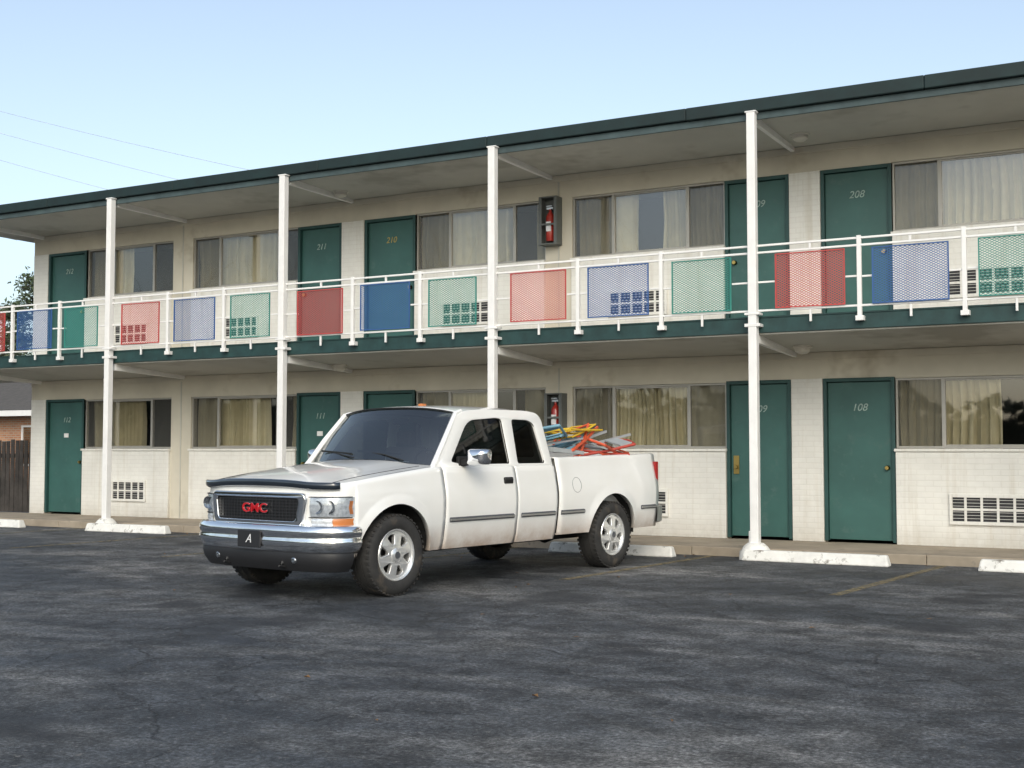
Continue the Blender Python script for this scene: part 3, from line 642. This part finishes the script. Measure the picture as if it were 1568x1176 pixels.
MB().tube([(.74+.085*cos(a),interp(YS,.99+.085*sin(a))+.001,.99+.085*sin(a)) for a in frange(0,2*pi,28)],.0022,4,False).done("fuel_door_gap",TRIM,T)
for s in (1,-1):
    sh=round_poly([(s*1.0,1.225),(s*1.235,1.235),(s*1.25,1.395),(s*1.015,1.41)],.05)
    mm=MB(); c=Vector((sum(p[0] for p in sh)/len(sh),sum(p[1] for p in sh)/len(sh)))
    rws=[]
    for x,k in ((2.62,1.0),(2.66,1.0),(2.71,.94),(2.745,.8),(2.76,.5),(2.763,.1)):
        rws.append([(x,c.x+(p[0]-c.x)*k,c.y+(p[1]-c.y)*k) for p in sh])
    n=len(sh); mm.grid(rws,True); mm.f.append(tuple(range(0,n))); mm.f.append(tuple(range(5*n,6*n)))
    mm.done("side_mirror",CHROME,T,smooth=60)
    MB().bar((2.64,s*.86,1.24),(2.67,s*1.03,1.28),.08,.06).box(2.56,2.72,min(s*.87,s*.91),max(s*.87,s*.91),1.22,1.32).done("mirror_arm",BLACK,T,bevel=.01)
IN=MB().box(1.5,1.75,-.7,.7,.93,1.35)
for y in (-.42,.42): IN.box(1.95,2.1,y-.25,y+.25,.93,1.42).box(1.98,2.07,y-.11,y+.11,1.44,1.60).box(2.1,2.55,y-.25,y+.25,.93,1.05)
IN.done("seats",SEAT,T,bevel=.03)
MB().box(2.7,3.08,-.80,.80,.95,1.20).done("dashboard",TRIM,T,bevel=.03)
MB().tube([(2.58+.08*sin(a)*.5,.40+.19*cos(a),1.22+.17*sin(a)) for a in frange(0,2*pi,24)],.014,6,False).done("steering_wheel",BLACK,T,smooth=60)
MB().box(3.0,3.04,.30,.50,1.262,1.268).done("dash_papers",TEXTW,T)
MB().box(2.56,2.58,-.11,.11,1.66,1.72).done("rear_view_mirror",BLACK,T,bevel=.01)
# cargo
OR=basic("orange_paint",(.62,.10,.04),.55); YL=basic("yellow_paint",(.65,.42,.03),.55); CY=basic("blue_plastic",(.16,.33,.42),.5); ALU=basic("aluminium",(.55,.55,.55),.4,metal=.7); GP=basic("grey_board",(.36,.38,.38),.7); RDP=basic("red_paint",(.45,.06,.04),.55)
CG=empty("bed_cargo"); CG.parent=T; CG.location=(-.08,0,.02)
def chair(name,loc,rot,mat,seat,k=1.0):
    M=Euler(rot).to_matrix(); L_=Vector(loc); f=lambda *p: L_+M@(Vector(p)*k)
    m=MB()
    for y in (-.22,.22):
        m.tube([f(-.42,y,0),f(.10,y,.02),f(.46,y*.9,.05)],.017*k,6); m.tube([f(-.30,y*.85,.09),f(.15,y*.85,-.02),f(.40,y*.85,-.06)],.015*k,6)
    m.tube([f(.46,-.2,.05),f(.5,0,.055),f(.46,.2,.05)],.017*k,6); m.tube([f(-.36,-.22,0),f(-.36,.22,0)],.012*k,6); m.tube([f(.36,-.19,-.055),f(.36,.19,-.055)],.012*k,6); m.tube([f(-.28,-.19,.09),f(-.28,.19,.09)],.012*k,6)
    m.done(name,mat,CG,smooth=60)
    s=MB(); s.hexa([f(-.18,-.17,.035),f(.10,-.17,.025),f(.10,.17,.025),f(-.18,.17,.035)],[f(-.18,-.17,.05),f(.10,-.17,.04),f(.10,.17,.04),f(-.18,.17,.05)]); s.hexa([f(.30,-.18,.045),f(.44,-.18,.06),f(.44,.18,.06),f(.30,.18,.045)],[f(.30,-.18,.06),f(.44,-.18,.075),f(.44,.18,.075),f(.30,.18,.06)])
    s.done(name+"_seat",seat,CG)
chair("folding_chair",(.18,.42,1.41),(.35,.32,.35),OR,CY,1.15)
chair("folding_chair",(-.10,.50,1.35),(.15,-.12,2.6),RDP,GP,1.1)
chair("folding_chair",(.12,.45,1.57),(.10,.05,.1),YL,YL,.85)
chair("folding_chair",(-.35,.55,1.35),(-.3,-.18,.2),OR,GP,1.0)
chair("folding_chair",(.58,.40,1.47),(.25,-.18,.5),CY,CY,1.0)
c=MB(); c.bar((.3,.2,1.30),(-.85,.62,1.56),.03,.03).bar((.2,0,1.30),(-.8,.30,1.60),.03,.03).bar((.9,.35,1.40),(.2,.6,1.50),.10,.02); c.done("metal_poles",ALU,CG)
MB().box(.60,1.10,-.78,.78,1.0,1.34).done("toolbox",ALU,CG,bevel=.02)
MB().hexa([(1.0,.2,1.345),(.4,.2,1.31),(.4,.78,1.31),(1.0,.78,1.345)],[(1.0,.2,1.40),(.4,.2,1.35),(.4,.78,1.35),(1.0,.78,1.40)]).done("grey_panel",GP,CG)
# ---------------------------------------------------------------- background
FW=basic("weathered_wood",(.07,.06,.052),.9,var=.4,scale=4,bmp=.4)
fm=MB(); x=-20.62
while x>-33:
    h=1.58+random.uniform(-.03,.03); y=18.6+random.uniform(-.004,.004)
    fm.hexa([(x-.135,y,0.03),(x,y,0.03),(x,y+.02,.03),(x-.135,y+.02,.03)],[(x-.12,y,h),(x-.015,y,h),(x-.015,y+.02,h),(x-.12,y+.02,h)]); x-=.145
for z in (.4,1.2): fm.box(-33,-20.62,18.63,18.67,z,z+.09)
fm.done("wooden_fence",FW)
H=empty("brick_house"); HB_=brickmat("house_brick",(.42,.18,.09),(.50,.24,.12),(.40,.36,.30),.22,.075,.4)
MB().box(-52,-31,28,38,0,2.6).done("house_walls",HB_,H)
RFM=basic("roof_shingles",(.09,.08,.07),.9,var=.3,scale=6,bmp=.4)
MB().hexa([(-52.6,27.4,2.6),(-30.4,27.4,2.6),(-30.4,38.6,2.6),(-52.6,38.6,2.6)],[(-50,33,4.3),(-33,33,4.3),(-33,33.2,4.3),(-50,33.2,4.3)]).done("house_roof",RFM,H)
MB().box(-52.65,-30.35,27.35,27.39,2.45,2.63).done("house_fascia",WHITE,H)
hw=MB(); hf=MB()
for x in (-48,-43,-38,-33.9): 
    hw.box(x,x+1.1,27.985,27.995,.9,2.1)
    hf.box(x-.06,x,27.96,27.999,.84,2.16).box(x+1.1,x+1.16,27.96,27.999,.84,2.16).box(x,x+1.1,27.96,27.999,2.1,2.16).box(x,x+1.1,27.96,27.999,.84,.9)
hw.done("house_windows",GLASS,H); hf.done("house_window_frames",WHITE,H)
BARK=basic("bark",(.06,.05,.042),.9,var=.4,scale=6); LEAF=basic("pine_needles",(.07,.10,.045),.7,var=.5,scale=1.5)
LEAFD=basic("added_treeline_foliage",(.045,.055,.03),.8,var=.5,scale=.3)
def leaftree(name,loc,h,r,n,mat,crown0=.3,seed=0):
    rnd=random.Random(seed); E=empty(name,loc); t=MB(); t.tube([(0,0,0),(.05,.02,h*.3),(-.05,.04,h*.6),(0,0,h*.97)],[h*.02,h*.016,h*.010,h*.003],8); l=MB()
    for k in range(40):
        z=h*(crown0+(.97-crown0)*rnd.random()**.8); u=(z/h-crown0)/(1-crown0); rad=r*(1-u)**.6*rnd.uniform(.5,1.1)+.2; a=rnd.random()*6.28
        e=Vector((rad*cos(a),rad*sin(a),z+rad*.2)); t.tube([(0,0,z-rad*.15),e*.5+Vector((0,0,z*.5-rad*.02)),e],[.05,.035,.012],5)
        for j in range(n//40):
            f=rnd.uniform(.35,1.1); c=Vector((e.x*f,e.y*f,z-rad*.1+(e.z-z+rad*.1)*f))+Vector((rnd.gauss(0,.22),rnd.gauss(0,.22),rnd.gauss(0,.16)))
            d=Vector((rnd.gauss(0,1),rnd.gauss(0,1),rnd.gauss(0,.7))).normalized(); s=d.cross(Vector((rnd.gauss(0,1),rnd.gauss(0,1),rnd.gauss(0,1)))).normalized()
            q=rnd.uniform(.07,.16); l.quad(c-d*q,c+s*q*.3,c+d*q,c-s*q*.3)
    t.done("trunk_and_limbs",BARK,E,smooth=60); l.done("crown",mat,E); return E
leaftree("pine_tree",(-46.9,38,0),8.0,1.9,4200,LEAF,.3,3)
leaftree("pine_tree",(-48.9,41,0),10.0,1.2,1400,LEAF,.72,5)
leaftree("pine_tree",(-55,44,0),9.0,3.0,5000,LEAF,.3,8)
def bare(name,loc,h,seed):
    rnd=random.Random(seed); m=MB()
    def br(p,d,L,r,dep):
        pts=[p];rs=[r];q=p.copy();dd=d.copy()
        for k in range(3):
            dd=(dd+Vector((rnd.gauss(0,.13),rnd.gauss(0,.13),rnd.gauss(.03,.08)))).normalized(); q=q+dd*L/3; pts.append(q.copy()); rs.append(r*(1-.16*(k+1)))
        m.tube(pts,rs,5 if dep<2 else 3,False)
        if dep>=5: return
        for k in range(3 if dep<4 else 2):
            a=rnd.uniform(.35,.8); ax=dd.cross(Vector((rnd.gauss(0,1),rnd.gauss(0,1),rnd.gauss(0,1)))).normalized(); nd=Matrix.Rotation(a,3,ax)@dd
            st=pts[-1] if k==0 else pts[rnd.choice((2,3))]
            br(st,nd,L*rnd.uniform(.62,.82),rs[-1]*.72,dep+1)
    br(Vector((0,0,0)),Vector((0,0,1)),h*.3,h*.02,0)
    o=m.done(name,BARK,smooth=60); o.location=loc; return o
for i,(x,y,h) in enumerate([(-31,-12,15),(-36,-9,15),(-40,-4,16),(-50,-14,17),(-26,-14,14),(-20,-16,15),(-12,-22,14),(-60,-6,16)]): bare("bare_tree",(x,y,0),h,20+i)
fo=MB(); rnd=random.Random(4)
def fh(a): return 5.5+1.6*sin(a*9)+1.0*sin(a*23+1)+.5*sin(a*61)
core=[[],[]]
for k in range(241):
    a=radians(150+245*k/240); R_=72+1.5*sin(a*40)
    core[0].append((R_*cos(a)-5,R_*sin(a),0)); core[1].append((R_*cos(a)-5,R_*sin(a),fh(a)*.8))
fo.grid(core)
for k in range(7000):
    a=rnd.uniform(radians(150),radians(395)); R_=rnd.uniform(64,73)
    z=fh(a)*(rnd.random()**.5)*1.1; c=Vector((R_*cos(a)-5,R_*sin(a),z)); d=Vector((rnd.gauss(0,1),rnd.gauss(0,1),rnd.gauss(0,1))).normalized(); s=d.cross(Vector((rnd.gauss(0,1),rnd.gauss(0,1),rnd.gauss(0,1)))).normalized(); q=rnd.uniform(.3,.8)
    fo.quad(c-d*q,c+s*q*.7,c+d*q,c-s*q*.7)
fo.done("added_treeline",LEAFD)  # unseen treeline added behind the camera to darken the lower window reflections
PW=empty("power_line"); wm=MB()
for (x0,z0,x1,z1) in ((-64,22.0,-20,9.2),(-64,21.0,-20,8.0),(-64,19.6,-20,6.9)):
    wm.tube([(x0+(x1-x0)*t,40,z0+(z1-z0)*t-2.0*t*(1-t)) for t in frange(0,1,14)],.008,4)
wm.done("wires",basic("wire",(.45,.46,.47),.6),PW)
MB().tube([(-64,40,0),(-64,40,22.5)],[.18,.12],10).tube([(-20,40,0),(-20,40,9.4)],[.16,.12],10).box(-65,-63,39.9,40.1,20.5,20.7).done("poles",BARK,PW,smooth=60)
# ---------------------------------------------------------------- light, world, camera
SE=radians(34); SA=radians(150)
w=bpy.data.worlds.new("World"); scene.world=w; w.use_nodes=True; nt=w.node_tree; bg=nt.nodes['Background']
sky=nt.nodes.new('ShaderNodeTexSky'); sky.sky_type='NISHITA'; sky.sun_disc=False; sky.sun_elevation=SE; sky.sun_rotation=SA; sky.air_density=1.0; sky.dust_density=3.0; sky.ozone_density=1.0
hs=nt.nodes.new('ShaderNodeHueSaturation'); hs.inputs['Saturation'].default_value=.72; hs.inputs['Value'].default_value=1.56
nt.links.new(sky.outputs[0],hs.inputs['Color']); cc=mixc(nt,1,hs.outputs[0],(.97,1.01,1.0),'MULTIPLY'); nt.links.new(cc,bg.inputs[0]); bg.inputs[1].default_value=.15
sd=bpy.data.lights.new("sun",'SUN'); sd.energy=.5; sd.angle=radians(28); sd.color=(1,.93,.82); so=bpy.data.objects.new("sun",sd); COL.objects.link(so)
dv=Vector((sin(SA)*cos(SE),cos(SA)*cos(SE),sin(SE))); so.rotation_euler=dv.to_track_quat('Z','Y').to_euler(); so.location=dv*30
cam=bpy.data.cameras.new("camera"); co=bpy.data.objects.new("camera",cam); COL.objects.link(co)
F=1913.0; co.location=(0,0,1.4); co.rotation_euler=(pi/2+math.atan(99/F),0,radians(29.1)); cam.sensor_width=36; cam.lens=F/1568*36; cam.clip_start=.1; cam.clip_end=1000
scene.camera=co
scene.view_settings.view_transform='Standard'; scene.view_settings.look='None'; scene.view_settings.exposure=0
